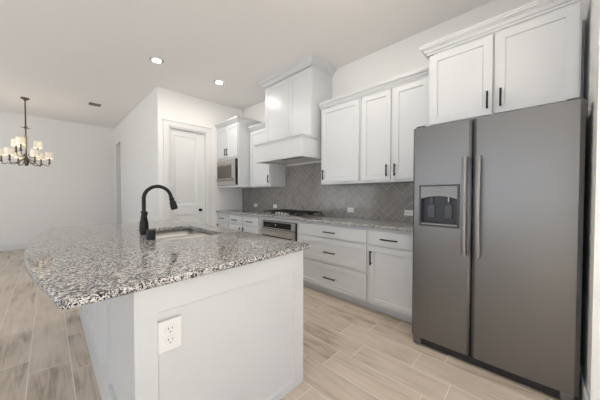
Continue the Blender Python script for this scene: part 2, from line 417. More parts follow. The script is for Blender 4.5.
def crown(parent, path, z, h, out, name='crown_molding'):
    prof = [(o/.058*out, z+q/.10*h) for o, q in CROWN]
    o = MB().sweep(path, prof).build(name, cab_paint, parent); return o

# ---------------- countertop (perimeter) -------------------------------------------------
def slab(outline, z0, z1, hole=None, round_=.012):
    """outline CCW list of (x,y). Quarter-rounded upper and lower edges."""
    mb = MB(); n = len(outline)
    def offset(d, pts):
        res = []; k = len(pts)
        for i in range(k):
            p0, p1, p2 = Vector(pts[i-1]), Vector(pts[i]), Vector(pts[(i+1) % k])
            a = (p1-p0).normalized(); b = (p2-p1).normalized()
            n1 = Vector((-a.y, a.x)); n2 = Vector((-b.y, b.x)); m = n1+n2; m /= max(.3, m.dot(n1))
            res.append((p1.x+m.x*d, p1.y+m.y*d))
        return res
    prof = []
    for i in range(5):
        a = PI/2*i/4; prof.append((round_*(1-math.sin(a)), z0+round_*(1-math.cos(a))))
    for i in range(5):
        a = PI/2*i/4; prof.append((round_*(1-math.cos(a)), z1-round_*(1-math.sin(a))))
    rings = [[(x, y, z) for x, y in offset(d, outline)] for d, z in prof]
    vs = [p for r in rings for p in r]
    mb.add(vs, [(j*n+i, j*n+(i+1) % n, (j+1)*n+(i+1) % n, (j+1)*n+i) for j in range(len(rings)-1) for i in range(n)])
    bm = bmesh.new()
    for ring, z in ((rings[-1], z1), (rings[0], z0)):
        loops = [ring] + ([[(x, y, z) for x, y in hole]] if hole else [])
        es = []
        for lp in loops:
            vv = [bm.verts.new(p) for p in lp]
            es += [bm.edges.new((vv[i], vv[(i+1) % len(vv)])) for i in range(len(vv))]
        bmesh.ops.triangle_fill(bm, use_beauty=True, use_dissolve=False, edges=es)
    bm.verts.ensure_lookup_table(); bm.verts.index_update()
    mb.add([tuple(v.co) for v in bm.verts], [tuple(v.index for v in f.verts) for f in bm.faces]); bm.free()
    if hole:
        k = len(hole); mb.add([(x, y, z0) for x, y in hole]+[(x, y, z1) for x, y in hole], [(i, (i+1) % k, k+(i+1) % k, k+i) for i in range(k)])
    return mb
RZ0, RZ1 = .899, .930
XF = 2.362      # face of base doors
CZ0, CZ1 = .884, .914
run = slab([(XF-.028, .775), (XW-.014, .775), (XW-.014, YP-.002), (XF-.028, YP-.002)], RZ0, RZ1, round_=.006)
o = flat_top(weld(run.build('granite_countertop', granite_mat, smooth=True)))
tag(o, 'speckled grey granite countertop along the tiled wall under the cooktop', 'countertop')

# ---------------- backsplash -------------------------------------------------------------
def clip_poly(poly, y0, y1, z0, z1):
    for ax, lim, sgn in ((0, y0, 1), (0, y1, -1), (1, z0, 1), (1, z1, -1)):
        out = []
        for i in range(len(poly)):
            a, b = poly[i-1], poly[i]; da, db = sgn*(a[ax]-lim), sgn*(b[ax]-lim)
            if (da >= 0) != (db >= 0):
                t = da/(da-db); out.append((a[0]+(b[0]-a[0])*t, a[1]+(b[1]-a[1])*t))
            if db >= 0: out.append(b)
        poly = out
        if not poly: return []
    return poly
def backsplash():
    regions = [(.775, YP-.002, RZ1+.002, 1.379), (2.155, 3.236, 1.3792, 1.745)]
    g = MB()
    for y0, y1, z0, z1 in regions: g.box(XW-.0085, y0, z0, XW-.0005, y1, z1)
    gro = g.build('grout_bed', grout_mat)
    Wt, Lt, gp = .0762, .160, .0034
    vs, fs, tone = [], [], []
    c45 = math.cos(PI/4); cy, cz = 1.415, .93
    rnd = random.Random(5)
    for i in range(-60, 60):
        for j in range(-30, 30):
            ox, oy = i*Wt + j*Lt, i*Wt - j*Lt
            for (x0, y0, x1, y1) in ((ox, oy, ox+Lt, oy+Wt), (ox+Lt, oy+Wt-Lt, ox+Lt+Wt, oy+Wt)):
                x0 += gp/2; y0 += gp/2; x1 -= gp/2; y1 -= gp/2
                q = [(cy+(x-y)*c45, cz+(x+y)*c45) for x, y in ((x0,y0),(x1,y0),(x1,y1),(x0,y1))]
                if max(p[0] for p in q) < .7 or min(p[0] for p in q) > 4.7 or max(p[1] for p in q) < .9 or min(p[1] for p in q) > 1.8: continue
                t = rnd.random(); tx, tz = rnd.uniform(-.0003, .0003), rnd.uniform(-.0003, .0003)
                for (a0, a1, z0, z1) in regions:
                    p = clip_poly(q, a0, a1, z0, z1)
                    if len(p) < 3: continue
                    k = len(p); o0 = len(vs)
                    my_, mz_ = sum(a for a, _ in p)/k, sum(b for _, b in p)/k
                    f = lambda a, b: XW-.0104 + tx*(a-my_)/.08 + tz*(b-mz_)/.08
                    vs += [(XW-.008, a, b) for a, b in p] + [(f(a, b)+.0006, a, b) for a, b in p]
                    ins = [(my_+(a-my_)*.975, mz_+(b-mz_)*.975) for a, b in p]
                    vs += [(f(a, b), a, b) for a, b in ins]
                    for L_ in (0, k):
                        for m in range(k): fs.append((o0+L_+m, o0+L_+(m+1) % k, o0+L_+k+(m+1) % k, o0+L_+k+m)); tone.append(t)
                    fs.append(tuple(o0+2*k+m for m in range(k))); tone.append(t)
    me = bpy.data.meshes.new('backsplash'); me.from_pydata(vs, [], fs); me.update()
    bm = bmesh.new(); bm.from_mesh(me); lay = bm.faces.layers.float.new('tile_tone')
    for f, t in zip(bm.faces, tone): f[lay] = t
    bmesh.ops.recalc_face_normals(bm, faces=bm.faces); bm.to_mesh(me); bm.free()
    me.materials.append(tile_mat)
    o = bpy.data.objects.new('backsplash', me); COL.objects.link(o)
    gro.parent = o
    tag(o, 'glossy grey herringbone tile backsplash between countertop and upper cabinets', 'backsplash')
backsplash()

# ---------------- base cabinets ----------------------------------------------------------
def base_cabinet(y0, y1, label, fronts, top=RZ0-.001, hollow=None):
    t = thing('base_cabinet', ((XF+XW)/2, (y0+y1)/2, 0), label, 'cabinet', 'white base cabinets along the tiled wall')
    b = MB(); bx = XF+.020
    if hollow:
        h0, h1 = hollow
        b.box(bx, y0+.0005, .096, XW-.002, y1-.0005, h0-.004)
        b.box(bx, y0+.0005, h0-.004, XW-.002, h_y0-.003, top); b.box(bx, h_y1+.003, h0-.004, XW-.002, y1-.0005, top)
        b.box(bx, h_y0-.003, h1+.003, XW-.002, h_y1+.003, top)
    else: b.box(bx, y0+.0005, .096, XW-.002, y1-.0005, top)
    b.build('cabinet_body', cab_paint, t)
    B(XF+.078, y0+.0005, .001, XW-.002, y1-.0005, .095).build('toe_kick', cab_paint, t)
    for kind, a0, a1, z0, z1, hy, hz, hv in fronts:
        d = shaker(t, kind, XF, a0, a1, z0, z1, flat=(kind == 'drawer' and z1-z0 < .16), rail=.055)
        bar_handle(d, XF, hy, hz, .15 if hv else .175, hv)
    return t
base_cabinet(.790, 1.305, 'white base cabinet with one drawer over one door, right beside the refrigerator',
    [('drawer', .80, 1.288, .725, .868, 1.065, .790, False), ('door', .80, 1.288, .102, .705, 1.268-.007, .582, True)])
base_cabinet(1.305, 2.345, 'wide white base cabinet with three stacked drawers, right of the oven',
    [('drawer', 1.322, 2.325, .725, .868, 1.805, .790, False), ('drawer', 1.322, 2.325, .425, .705, 1.805, .545, False), ('drawer', 1.322, 2.325, .102, .397, 1.805, .235, False)])
h_y0, h_y1 = 2.385, 3.172
base_cabinet(2.345, 3.222, 'white base cabinet surround that holds the built-in oven under the cooktop', [], hollow=(.13, .848))
base_cabinet(3.222, 4.195, 'white base cabinet with two drawers over paired doors, left of the oven',
    [('drawer', 3.245, 3.700, .725, .868, 3.49, .790, False), ('drawer', 3.738, 4.175, .725, .868, 3.965, .790, False),
     ('door', 3.245, 3.700, .102, .705, 3.665, .60, True), ('door', 3.738, 4.175, .102, .705, 3.773, .60, True)])
base_cabinet(4.195, YP-.002, 'narrow white base cabinet with one drawer at the pantry wall corner',
    [('drawer', 4.215, 4.615, .725, .868, 4.42, .790, False), ('door', 4.215, 4.615, .102, .705, 4.575, .60, True)])

# ---------------- built-in oven ----------------------------------------------------------
ov = thing('built_in_oven', (XF+.2, (h_y0+h_y1)/2, .14), 'stainless built-in oven with black control panel in the base cabinets', 'oven')
MB().box(XF+.012, h_y0, .135, XW-.1, h_y1, .846).build('oven_body', black_plastic, ov)
MB().box(XF-.012, h_y0+.012, .735, XF+.011, h_y1-.004, .843).build('control_panel', steel_l, ov, bevel=.002)
cp = MB().box(XF-.0145, 2.47, .748, XF-.0125, 3.10, .832).build('display_glass', black_glass, ov)
MB().lathe([(.010, 0), (.010, -.001)], 16, (XF-.0146, 2.80, .795), 'x').build('logo_badge', label_white, ov)
tx = MB()
for i in range(9): tx.box(XF-.0152, 2.90+i*.018, .776, XF-.0147, 2.908+i*.018, .782)
tx.build('panel_marks', label_grey, ov)
od = MB().box(XF-.012, h_y0+.012, .145, XF+.011, h_y1-.004, .722).build('oven_door', steel_l, ov, bevel=.003)
MB().box(XF-.0145, h_y0+.06, .22, XF-.0125, h_y1-.05, .625).build('door_window', black_glass, od)
hb = MB().tube([(XF-.058, h_y0+.05, .683), (XF-.062, (h_y0+h_y1)/2, .683), (XF-.058, h_y1-.04, .683)], .011)
for y in (h_y0+.07, h_y1-.06): hb.box(XF-.056, y-.01, .676, XF-.0125, y+.01, .69)
hb.build('oven_handle', steel_l, od, smooth=True)

# ---------------- gas cooktop ------------------------------------------------------------
ck = thing('gas_cooktop', (2.66, 2.80, RZ1+.001), 'black gas cooktop with cast iron grates on the granite under the hood', 'cooktop')
MB().box(2.42, 2.34, RZ1+.001, 2.90, 3.24, RZ1+.012).build('cooktop_plate', steel_l, ck, bevel=.004)
burn = [(2.53, 2.50), (2.79, 2.50), (2.66, 2.79), (2.53, 3.08), (2.79, 3.08)]
for x, y in burn:
    MB().lathe([(.045, RZ1+.0125), (.045, RZ1+.022), (.034, RZ1+.024), (.034, RZ1+.032), (.02, RZ1+.034)], 20, (x, y, 0)).build('burner', cast_iron, ck, smooth=True)
for g0, g1 in ((2.35, 2.64), (2.645, 2.935), (2.94, 3.23)):
    g = MB(); zt = RZ1+.060; t = .006
    xa, xb = (2.45 if g0 != 2.645 else 2.54), 2.885
    for y in (g0+.01, g1-.01, (g0+g1)/2): g.box(xa, y-t, zt-.012, xb, y+t, zt)
    for x in (xa+.006, (xa+xb)/2, xb-.006, xa+(xb-xa)*.28, xa+(xb-xa)*.72): g.box(x-t, g0+.01, zt-.012, x+t, g1-.01, zt)
    for x in (xa+.006, xb-.006):
        for y in (g0+.01, g1-.01): g.box(x-t, y-t, RZ1+.0125, x+t, y+t, zt-.012)
    g.build('grate', cast_iron, ck, bevel=.0015)
for i in range(5):
    y = 2.655+i*.068
    MB().lathe([(.024, RZ1+.0125), (.024, RZ1+.016), (.019, RZ1+.018), (.0175, RZ1+.042), (.015, RZ1+.044)], 18, (2.475, y, 0)).build('control_knob', steel_l, ck, smooth=True)

# ---------------- upper cabinets ---------------------------------------------------------
XU = 2.600
def upper_body(t, fx, y0, y1, z0, z1): return MB().box(fx+.020, y0+.0005, z0, XW-.002, y1-.0005, z1).build('cabinet_body', cab_paint, t, bevel=.0015)
UZ0, UZ1 = 1.382, 2.400
G = 'white upper cabinets on the tiled wall'
t = thing('upper_cabinet', (XU+.17, 1.835, UZ0), 'white single-door upper cabinet just right of the range hood', 'cabinet', G)
upper_body(t, XU, 1.540, 2.152, UZ0, UZ1)
d = shaker(t, 'door', XU, 1.560, 2.135, 1.412, 2.385); bar_handle(d, XU, 2.092, 1.51, .13, True)
t = thing('upper_cabinet', (XU+.17, 1.16, UZ0), 'white double-door upper cabinet beside the refrigerator with two centre handles', 'cabinet', G)
upper_body(t, XU, .772, 1.539, UZ0, UZ1)
d = shaker(t, 'door', XU, 1.172, 1.523, 1.412, 2.385); bar_handle(d, XU, 1.207, 1.51, .13, True)
d = shaker(t, 'door', XU, .785, 1.140, 1.412, 2.385); bar_handle(d, XU, 1.117, 1.51, .13, True)
cr = crown(None, [(XU+.006, 2.152), (XU+.006, .772)], UZ1+.0006, .072, .050)
tag(cr, 'white crown molding running along the top of the upper cabinets right of the hood', 'crown molding')

XFC = 2.34
t = thing('refrigerator_cabinet', (2.64, .27, 1.84), 'white double-door cabinet high above the stainless refrigerator', 'cabinet')
upper_body(t, XFC, -.172, .720, 1.838, 2.455)
d = shaker(t, 'door', XFC, .270, .705, 1.850, 2.443); bar_handle(d, XFC, .297, 1.955, .13, True)
d = shaker(t, 'door', XFC, -.160, .256, 1.850, 2.443); bar_handle(d, XFC, .219, 1.955, .13, True)
crown(t, [(XFC+.262, .720), (XFC+.006, .720), (XFC+.006, -.172)], 2.4555, .08, .058)
MB().box(2.60, YN+.002, 1.84, 2.62, -.173, 2.45).build('filler_strip', cab_paint, t)

t = thing('upper_cabinet', (XU+.17, 3.535, UZ0), 'white upper cabinet partly hidden behind the left side of the range hood', 'cabinet', G)
upper_body(t, XU, 3.244, 3.842, UZ0, UZ1)
d = shaker(t, 'door', XU, 3.262, 3.822, 1.412, 2.385); bar_handle(d, XU, 3.275, 1.51, .13, True)
crown(t, [(XU+.006, 3.842), (XU+.006, 3.244)], UZ1+.0006, .072, .050)

XM = 2.36
t = thing('microwave_cabinet', (2.66, 4.24, 1.375), 'tall white cabinet around the microwave in the pantry corner', 'cabinet')
b = MB(); y0, y1 = 3.846, YP-.003; m0, m1, mz0, mz1 = 3.885, 4.598, 1.425, 1.895
b.box(XM+.02, y0, 1.382, XW-.002, y1, mz0-.003); b.box(XM+.02, y0, mz0-.003, XW-.002, m0-.003, 2.55)
b.box(XM+.02, m1+.003, mz0-.003, XW-.002, y1, 2.55); b.box(XM+.02, m0-.003, mz1+.003, XW-.002, m1+.003, 2.55)
b.build('cabinet_body', cab_paint, t)
d = shaker(t, 'door', XM, 3.865, 4.232, 1.94, 2.53); bar_handle(d, XM, 4.205, 2.045, .13, True)
d = shaker(t, 'door', XM, 4.245, 4.612, 1.94, 2.53); bar_handle(d, XM, 4.272, 2.045, .13, True)
crown(t, [(XM+.006, y1), (XM+.006, y0), (XW-.01, y0)], 2.5505, .075, .048)
mw = thing('microwave', (2.5, 4.24, 1.425), 'built-in stainless microwave with a brown-tinted window, set in the corner cabinet', 'microwave')
MB().box(XM+.012, m0, mz0, XM+.40, m1, mz1).build('microwave_body', black_plastic, mw)
MB().box(XM-.012, m0+.04, mz1-.075, XM+.011, m1, mz1).build('trim_band', steel_l, mw, bevel=.002)
md = MB().box(XM-.014, m0+.04, mz0+.085, XM+.011, m1, mz1-.08).build('microwave_door', steel_l, mw, bevel=.002)
MB().box(XM-.0165, m0+.16, mz0+.125, XM-.0145, m1-.03, mz1-.10).build('door_window', tint_glass, md)
MB().tube([(XM-.045, m0+.08, mz0+.112), (XM-.045, m1-.03, mz0+.112)], .011).box(XM-.043, m0+.10, mz0+.107, XM-.0145, m0+.115, mz0+.117).box(XM-.043, m1-.07, mz0+.107, XM-.0145, m1-.055, mz0+.117).build('door_handle', steel_l, md)
MB().box(XM-.012, m0+.04, mz0, XM+.011, m1, mz0+.08).build('lower_panel', steel_l, mw, bevel=.002)
MB().box(XM-.008, m0, mz0, XM+.011, m0+.038, mz1).build('side_trim', black_glass, mw)

# ---------------- range hood -------------------------------------------------------------
hd = thing('range_hood', (2.6, 2.70, 1.745), 'white wooden range hood with a panelled chimney rising to the ceiling', 'range hood')
hy0, hy1 = 2.215, 3.238
b = MB(); x0 = 2.30
b.box(x0, hy0, 1.765, x0+.022, hy1, 2.015).box(x0+.022, hy0, 1.765, XW-.002, hy0+.02, 2.015).box(x0+.022, hy1-.02, 1.765, XW-.002, hy1, 2.015)
b.box(x0+.022, hy0+.02, 1.772, XW-.002, hy1-.02, 2.015)
b.build('hood_canopy', cab_paint, hd, bevel=.002)
lip = [(0, 1.748), (.012, 1.748), (.014, 1.756), (.012, 1.775), (.004, 1.785), (0, 1.785)]
MB().box(x0, hy0, 1.7475, x0+.05, hy1, 1.7645).box(x0+.05, hy0, 1.7475, XW-.012, hy0+.05, 1.7645).box(x0+.05, hy1-.05, 1.7475, XW-.012, hy1, 1.7645).build('bottom_rail', cab_paint, hd, bevel=.002)
MB().sweep([(XU-.002, hy1), (x0, hy1), (x0, hy0), (XU-.002, hy0)], [(0, 2.0), (.006, 2.0), (.010, 2.012), (.020, 2.022), (.020, 2.034), (0, 2.034)]).build('ledge_molding', cab_paint, hd)
MB().box(x0+.0005, hy0+.0005, 2.0155, XW-.002, hy1-.0005, 2.033).build('ledge_top', cab_paint, hd)
MB().box(x0+.10, 2.32, 1.7640, x0+.43, 3.08, 1.7715).build('vent_insert', cab_paint, hd)
MB().box(x0+.12, 2.34, 1.7610, x0+.17, 2.78, 1.7635).build('vent_slot', slot_dark, hd)
XC = 2.495; cy0, cy1 = 2.222, 3.232
mbh = MB().box(XC+.020, cy0, 2.0335, XW-.002, cy1, ZC-.002); mbh.build('chimney', cab_paint, hd)
for a0, a1 in ((cy0+.004, 2.665), (2.672, cy1-.004)):
    shaker(hd, 'chimney_panel', XC, a0, a1, 2.05, 2.965, rail=.058)
crown(hd, [(XW-.002, cy1), (XC+.006, cy1), (XC+.006, cy0), (XW-.002, cy0)], ZC-.086, .0845, .085)

# ================================================================ REFRIGERATOR
fr = thing('refrigerator', (2.5, .285, 0), 'large stainless side-by-side refrigerator with ice and water dispenser', 'refrigerator')
FY0, FY1, FG, FX = -.178, .762, .352, 2.112
MB().box(2.192, FY0+.012, .035, 2.90, FY1-.012, 1.765).build('refrigerator_body', dark_plastic, fr, bevel=.004)
def curved_door(y0, y1, z0, z1, hole=None):
    """front bulges slightly toward the room; hole=(a0,a1,b0,b1) leaves a dispenser recess"""
    ys = [y0 + (y1-y0)*i/24 for i in range(25)]; zs = [z0, z1]
    if hole:
        ys = sorted({*[y for y in ys if not (hole[0] < y < hole[1])], hole[0], hole[1]}); zs = [z0, hole[2], hole[3], z1]
    cm = (y0+y1)/2; hw = (y1-y0)/2
    def fx(y):
        u = abs((y-cm)/hw); return FX + .004 + .006*u*u + (.018*((u-.93)/.07)**2 if u > .93 else 0) - .004
    mb = MB(); k = len(ys)
    for z in zs: mb.add([(fx(y), y, z) for y in ys], [])
    for i in range(len(zs)-1):
        for j in range(k-1):
            if hole and i == 1 and hole[0]-1e-6 <= ys[j] and ys[j+1] <= hole[1]+1e-6: continue
            mb.f.append((i*k+j, i*k+j+1, (i+1)*k+j+1, (i+1)*k+j))
    o0 = len(mb.v); xb = 2.186
    mb.v += [(xb, y0, z0), (xb, y1, z0), (xb, y0, z1), (xb, y1, z1)]
    top = (len(zs)-1)*k
    mb.f.append(tuple(range(0, k)) + (o0+1, o0)); mb.f.append(tuple(range(top, top+k)) + (o0+3, o0+2))
    mb.f.append((o0, o0+1, o0+3, o0+2))
    mb.f.append((o0, o0+2) + tuple(i*k for i in range(len(zs)-1, -1, -1))); mb.f.append((o0+1, o0+3) + tuple(i*k+k-1 for i in range(len(zs)-1, -1, -1)))
    if hole:
        a0, a1 = ys.index(hole[0]), ys.index(hole[1]); q = len(mb.v)
        mb.v += [(FX+.07, hole[0], hole[2]), (FX+.07, hole[1], hole[2]), (FX+.07, hole[1], hole[3]), (FX+.07, hole[0], hole[3])]
        c = [k+a0, k+a1, 2*k+a1, 2*k+a0]
        mb.f += [(c[0], c[1], q+1, q), (c[1], c[2], q+2, q+1), (c[2], c[3], q+3, q+2), (c[3], c[0], q, q+3)]
        # the gaps on either side of the hole row are covered by the strips above
    return mb
HO = (.424, .708, .990, 1.320)
ld = weld(curved_door(FG+.004, FY1, .070, 1.785, HO).build('freezer_door', steel, fr, smooth=True))
rd = weld(curved_door(FY0, FG-.004, .070, 1.785).build('refrigerator_door', steel, fr, smooth=True))
# dispenser
dp = thing('tmp', (0, 0, 0), None, None); bpy.data.objects.remove(dp)
fm = MB(); a0, a1, z0, z1 = HO[0]+.001, HO[1]-.001, HO[2]+.001, HO[3]-.001; xo = FX-.004
fm.box(xo, a0, z0, FX+.045, a0+.014, z1).box(xo, a1-.014, z0, FX+.045, a1, z1).box(xo, a0+.014, z1-.012, FX+.045, a1-.014, z1).box(xo, a0+.014, z0, FX+.045, a1-.014, z0+.012)
disp = fm.build('water_dispenser', dark_plastic, ld, bevel=.003)
disp['label'] = 'ice and water dispenser with dark recess'
arc = MB(); n = 16; vs = []
for i in range(n+1):
    y = a0+.0145 + (a1-a0-.029)*i/n; u = (i/n-.5)*2; zb = 1.232 - .022*u*u
    for x in (xo+.001, FX+.03): vs += [(x, y, zb), (x, y, z1-.0125)]
fs = []
for i in range(n):
    b0, b1 = i*4, (i+1)*4
    fs += [(b0, b1, b1+1, b0+1), (b0+2, b0+3, b1+3, b1+2), (b0, b0+2, b1+2, b1), (b0+1, b1+1, b1+3, b0+3)]
fs += [(0, 1, 3, 2), (n*4, n*4+2, n*4+3, n*4+1)]
arc.add(vs, fs); arc.build('dispenser_panel', handle_steel, disp)
MB().box(FX+.045, a0+.0145, z0+.012, FX+.066, a1-.0145, 1.235).build('dispenser_recess', black_plastic, disp)
tr = MB().box(xo+.001, a0+.0145, z0+.0125, FX+.044, a1-.0145, z0+.028)
tr.build('drip_tray', steel, disp, bevel=.002)
for yy in (.505, .625):
    MB().box(FX+.030, yy-.028, 1.06, FX+.038, yy+.028, 1.165).box(FX+.032, yy-.014, 1.165, FX+.044, yy+.014, 1.225).build('dispenser_paddle', dark_plastic, disp, bevel=.004)
MB().lathe([(.006, 1.19), (.006, 1.232)], 12, (FX+.022, .500, 0)).build('water_nozzle', steel_l, disp)
def text(name, body, size, loc, material, parent, rot=(PI/2, 0, -PI/2)):
    c = bpy.data.curves.new(name, 'FONT'); c.body = body; c.size = size; c.align_x = 'CENTER'; c.align_y = 'CENTER'; c.extrude = .0002
    tmp = bpy.data.objects.new(name, c); COL.objects.link(tmp)
    bpy.context.view_layer.update()
    me = bpy.data.meshes.new_from_object(tmp); bpy.data.objects.remove(tmp)
    o = bpy.data.objects.new(name, me); COL.objects.link(o); me.materials.clear(); me.materials.append(material)
    o.location = loc; o.rotation_euler = rot; o.parent = parent; return o
text('brand_lettering', 'FRIGIDAIRE', .013, (xo+.0005, .566, 1.295), label_grey, disp)
bt = MB()
for i in range(5): bt.box(xo+.0002, .525+i*.02, 1.263, xo+.0009, .537+i*.02, 1.266)
bt.build('button_marks', label_grey, disp)
def fridge_handle(y, door):
    m = MB(); zs = [.80 + (1.515-.80)*i/16 for i in range(17)]; vs = []
    for z in zs:
        u = (z-1.1575)/.3575; x = FX - .030 - .022*(1-u*u)
        w = .0165
        vs += [(x+.012, y-w, z), (x-.002, y-w*.8, z), (x-.006, y, z), (x-.002, y+w*.8, z), (x+.012, y+w, z)]
    k = 5
    fs = [(i*k+j, i*k+(j+1) % k, (i+1)*k+(j+1) % k, (i+1)*k+j) for i in range(16) for j in range(k)] + [(0,1,2,3,4), tuple(16*k+j for j in range(k))]
    m.add(vs, fs)
    for z in (.803, 1.487): m.box(FX-.026, y-.0155, z, FX+.008, y+.0155, z+.026)
    o = m.build('door_handle', handle_steel, door, bevel=.002); return o
fridge_handle(.391, ld); fridge_handle(.311, rd)
MB().box(2.135, FY0+.03, .012, 2.19, FY1-.02, .062).build('toe_grille', black_plastic, fr, bevel=.003)
for y in (FY0+.02, FY1-.075):
    MB().box(2.118, y, .008, 2.19, y+.06, .066).build('hinge_foot', steel, fr, bevel=.006)
    MB().lathe([(.018, .0005), (.018, .008)], 14, (2.165, y+.03, 0)).build('levelling_foot', black_plastic, fr)
    MB().box(2.135, y-.01, 1.7865, 2.22, y+.055, 1.802).build('hinge_cover', dark_plastic, fr, bevel=.004)
for y in (FY0+.05, FY1-.05): MB().lathe([(.02, .0005), (.02, .0345)], 14, (2.82, y, 0)).build('rear_foot', black_plastic, fr)

# ================================================================ ISLAND
isl = thing('kitchen_island', (.70, 2.27, 0), 'white panelled kitchen island base carrying the granite top', 'kitchen island')
IX0, IX1, IY0, IY1, IZ = .224, 1.168, 1.112, 3.42, CZ0-.001
SX0, SX1, SY0, SY1 = .570, 1.045, 1.915, 2.69       # sink cut-out
bd = MB(); xa, xb, ya, yb = IX0+.020, IX1-.020, IY0+.020, IY1
bd.box(xa, ya, .0, xb, SY0-.05, IZ).box(xa, SY1+.05, .0, xb, yb, IZ).box(xa, SY0-.05, 0, SX0-.05, SY1+.05, IZ).box(SX1+.05, SY0-.05, 0, xb, SY1+.05, IZ).box(SX0-.05, SY0-.05, 0, SX1+.05, SY1+.05, .55)
bd.build('island_body', cab_paint, isl)
ep = MB(); framed_panel(ep, IX0, IX1, .001, IZ, lambda a, z, d: (a, IY0+d, z), .0195, [(IX0+.082, IX1-.086, .048, .757)], .010, .003)
weld(ep.build('end_panel', cab_paint, isl, bevel=.0015))
bpn = MB(); XB = .207
framed_panel(bpn, 1.65, IY1, .001, IZ, lambda a, z, d: (XB+d, a, z), .0365, [(a, b, .215, IZ-.004) for a, b in ((1.79, 2.20), (2.33, 2.74), (2.87, 3.30))], .018, .004)
bpn.box(IX0+.0015, IY0+.0205, .216, IX0+.0195, 1.6495, IZ).box(XB, IY0+.001, .001, IX0-.0005, 1.6495, .215).box(IX0-.0005, IY0+.0205, .001, IX0+.0195, 1.6495, .215)
weld(bpn.build('back_panel', cab_paint, isl, bevel=.0015))
for i in range(4):
    y0 = IY0+.03+i*.572; mb = MB()
    framed_panel(mb, y0, y0+.56, .10, IZ-.02, lambda a, z, d: (IX1-d, a, z), .019, [(y0+.058, y0+.502, .158, IZ-.078)], .009, .002)
    weld(mb.build('door', cab_paint, isl))
MB().box(IX1-.0195, IY0+.0205, .001, IX1-.08, IY1, .09).build('toe_kick', cab_paint, isl)

# granite top with bowed seating side and sink cut-out
CX0, CX1, CY0, CY1 = .018, 1.222, 1.078, 3.49
pts = []
def rc(cx, cy, r, a0, a1, n=5):
    for i in range(n+1):
        a = math.radians(a0+(a1-a0)*i/n); pts.append((cx+r*math.cos(a), cy+r*math.sin(a)))
rr = .018
rc(CX1-rr, CY0+rr+.006, rr, -90, 0); rc(CX1-rr, CY1-rr, rr, 0, 90)
sag = .122; ch = (CY1-CY0)/2; Rb = (ch*ch+sag*sag)/(2*sag); am = math.asin(ch/Rb); xc = CX0 - sag + Rb; yc = (CY0+CY1)/2
pts.append((CX0+.03, CY1)); 
for i in range(0, 41):
    a = am*(1-.012) - 2*am*(1-.012)*i/40
    pts.append((xc - Rb*math.cos(a), yc + Rb*math.sin(a)))
pts[-1] = (CX0-.004, CY0-.012); pts.append((CX0+.012, CY0-.038)); pts.append((CX0+.035, CY0-.040)); 
def rrect(x0, y0, x1, y1, r, n=6):
    out = []
    for cx, cy, s in ((x1-r, y0+r, -90), (x1-r, y1-r, 0), (x0+r, y1-r, 90), (x0+r, y0+r, 180)):
        for i in range(n+1):
            a = math.radians(s+90*i/n); out.append((cx+r*math.cos(a), cy+r*math.sin(a)))
    return out
hole = rrect(SX0, SY0, SX1, SY1, .03)
o = flat_top(weld(slab(pts, CZ0, CZ1, hole, .010).build('island_countertop', granite_mat, smooth=True)))
tag(o, 'speckled granite island countertop with a bowed seating edge and sink cut-out', 'countertop')
# sink
sk = thing('kitchen_sink', ((SX0+SX1)/2, (SY0+SY1)/2, .70), 'double-bowl stainless undermount sink set into the island granite', 'sink')
ym = SY0+.37
def bowl(x0, y0, x1, y1, zt, zb, name):
    outer = rrect(x0, y0, x1, y1, .035); k = len(outer); mb = MB()
    rings = [(outer, zt), (rrect(x0+.006, y0+.006, x1-.006, y1-.006, .035), zb+.03), (rrect(x0+.03, y0+.03, x1-.03, y1-.03, .04), zb)]
    vs = [(x, y, z) for r, z in rings for x, y in r]
    mb.add(vs, [(j*k+i, j*k+(i+1) % k, (j+1)*k+(i+1) % k, (j+1)*k+i) for j in range(2) for i in range(k)] + [tuple(range(2*k, 3*k))])
    o = mb.build(name, sink_steel, sk, smooth=True)
    s = o.modifiers.new('thick', 'SOLIDIFY'); s.thickness = .0015; s.offset = 1
    MB().lathe([(.04, zb+.001), (.04, zb+.003), (.03, zb+.002)], 20, ((x0+x1)/2, (y0+y1)/2, 0)).build('drain', steel_l, o)
zt = CZ0-.004
bowl(SX0-.006, SY0-.006, SX1+.006, ym-.014, zt-.008, .69, 'sink_bowl')
bowl(SX0-.006, ym+.014, SX1+.006, SY1+.006, zt-.008, .69, 'sink_bowl')
MB().box(SX0-.004, ym-.0125, zt-.03, SX1+.004, ym+.0125, zt-.001).box(SX0-.04, SY0-.04, zt, SX0-.008, SY1+.04, zt+.002).box(SX1+.008, SY0-.04, zt, SX1+.04, SY1+.04, zt+.002).box(SX0-.008, SY0-.04, zt, SX1+.008, SY0-.008, zt+.002).box(SX0-.008, SY1+.008, zt, SX1+.008, SY1+.04, zt+.002).build('sink_rim', sink_steel, sk, bevel=.001)
# faucet
fx0, fy0 = .552, 2.35
fa = thing('kitchen_faucet', (fx0, fy0, CZ1), 'matte black gooseneck faucet standing on the island beside the sink', 'faucet')
MB().lathe([(.031, CZ1+.0008), (.031, CZ1+.006), (.031, CZ1+.012), (.034, CZ1+.05), (.032, CZ1+.09), (.025, CZ1+.13), (.019, CZ1+.165), (.019, CZ1+.178), (.024, CZ1+.180), (.024, CZ1+.190), (.017, CZ1+.193)], 28, (fx0, fy0, 0)).build('faucet_body', black_metal, fa, smooth=True)
R_ = .106; zc = 1.208; pth = [(fx0, fy0, CZ1+.19), (fx0, fy0, 1.15), (fx0, fy0, zc)]
for i in range(1, 19):
    a = PI - math.radians(10.0)*i*1.0; pth.append((fx0+R_+R_*math.cos(a), fy0, zc+R_*math.sin(a)))
    if math.degrees(a) <= 12: break
MB().tube(pth, .0148, 18).build('gooseneck', black_metal, fa, smooth=True)
ex, ez = pth[-1][0], pth[-1][2]; dx = (Vector(pth[-1])-Vector(pth[-2])).normalized()
e1 = Vector(pth[-1])
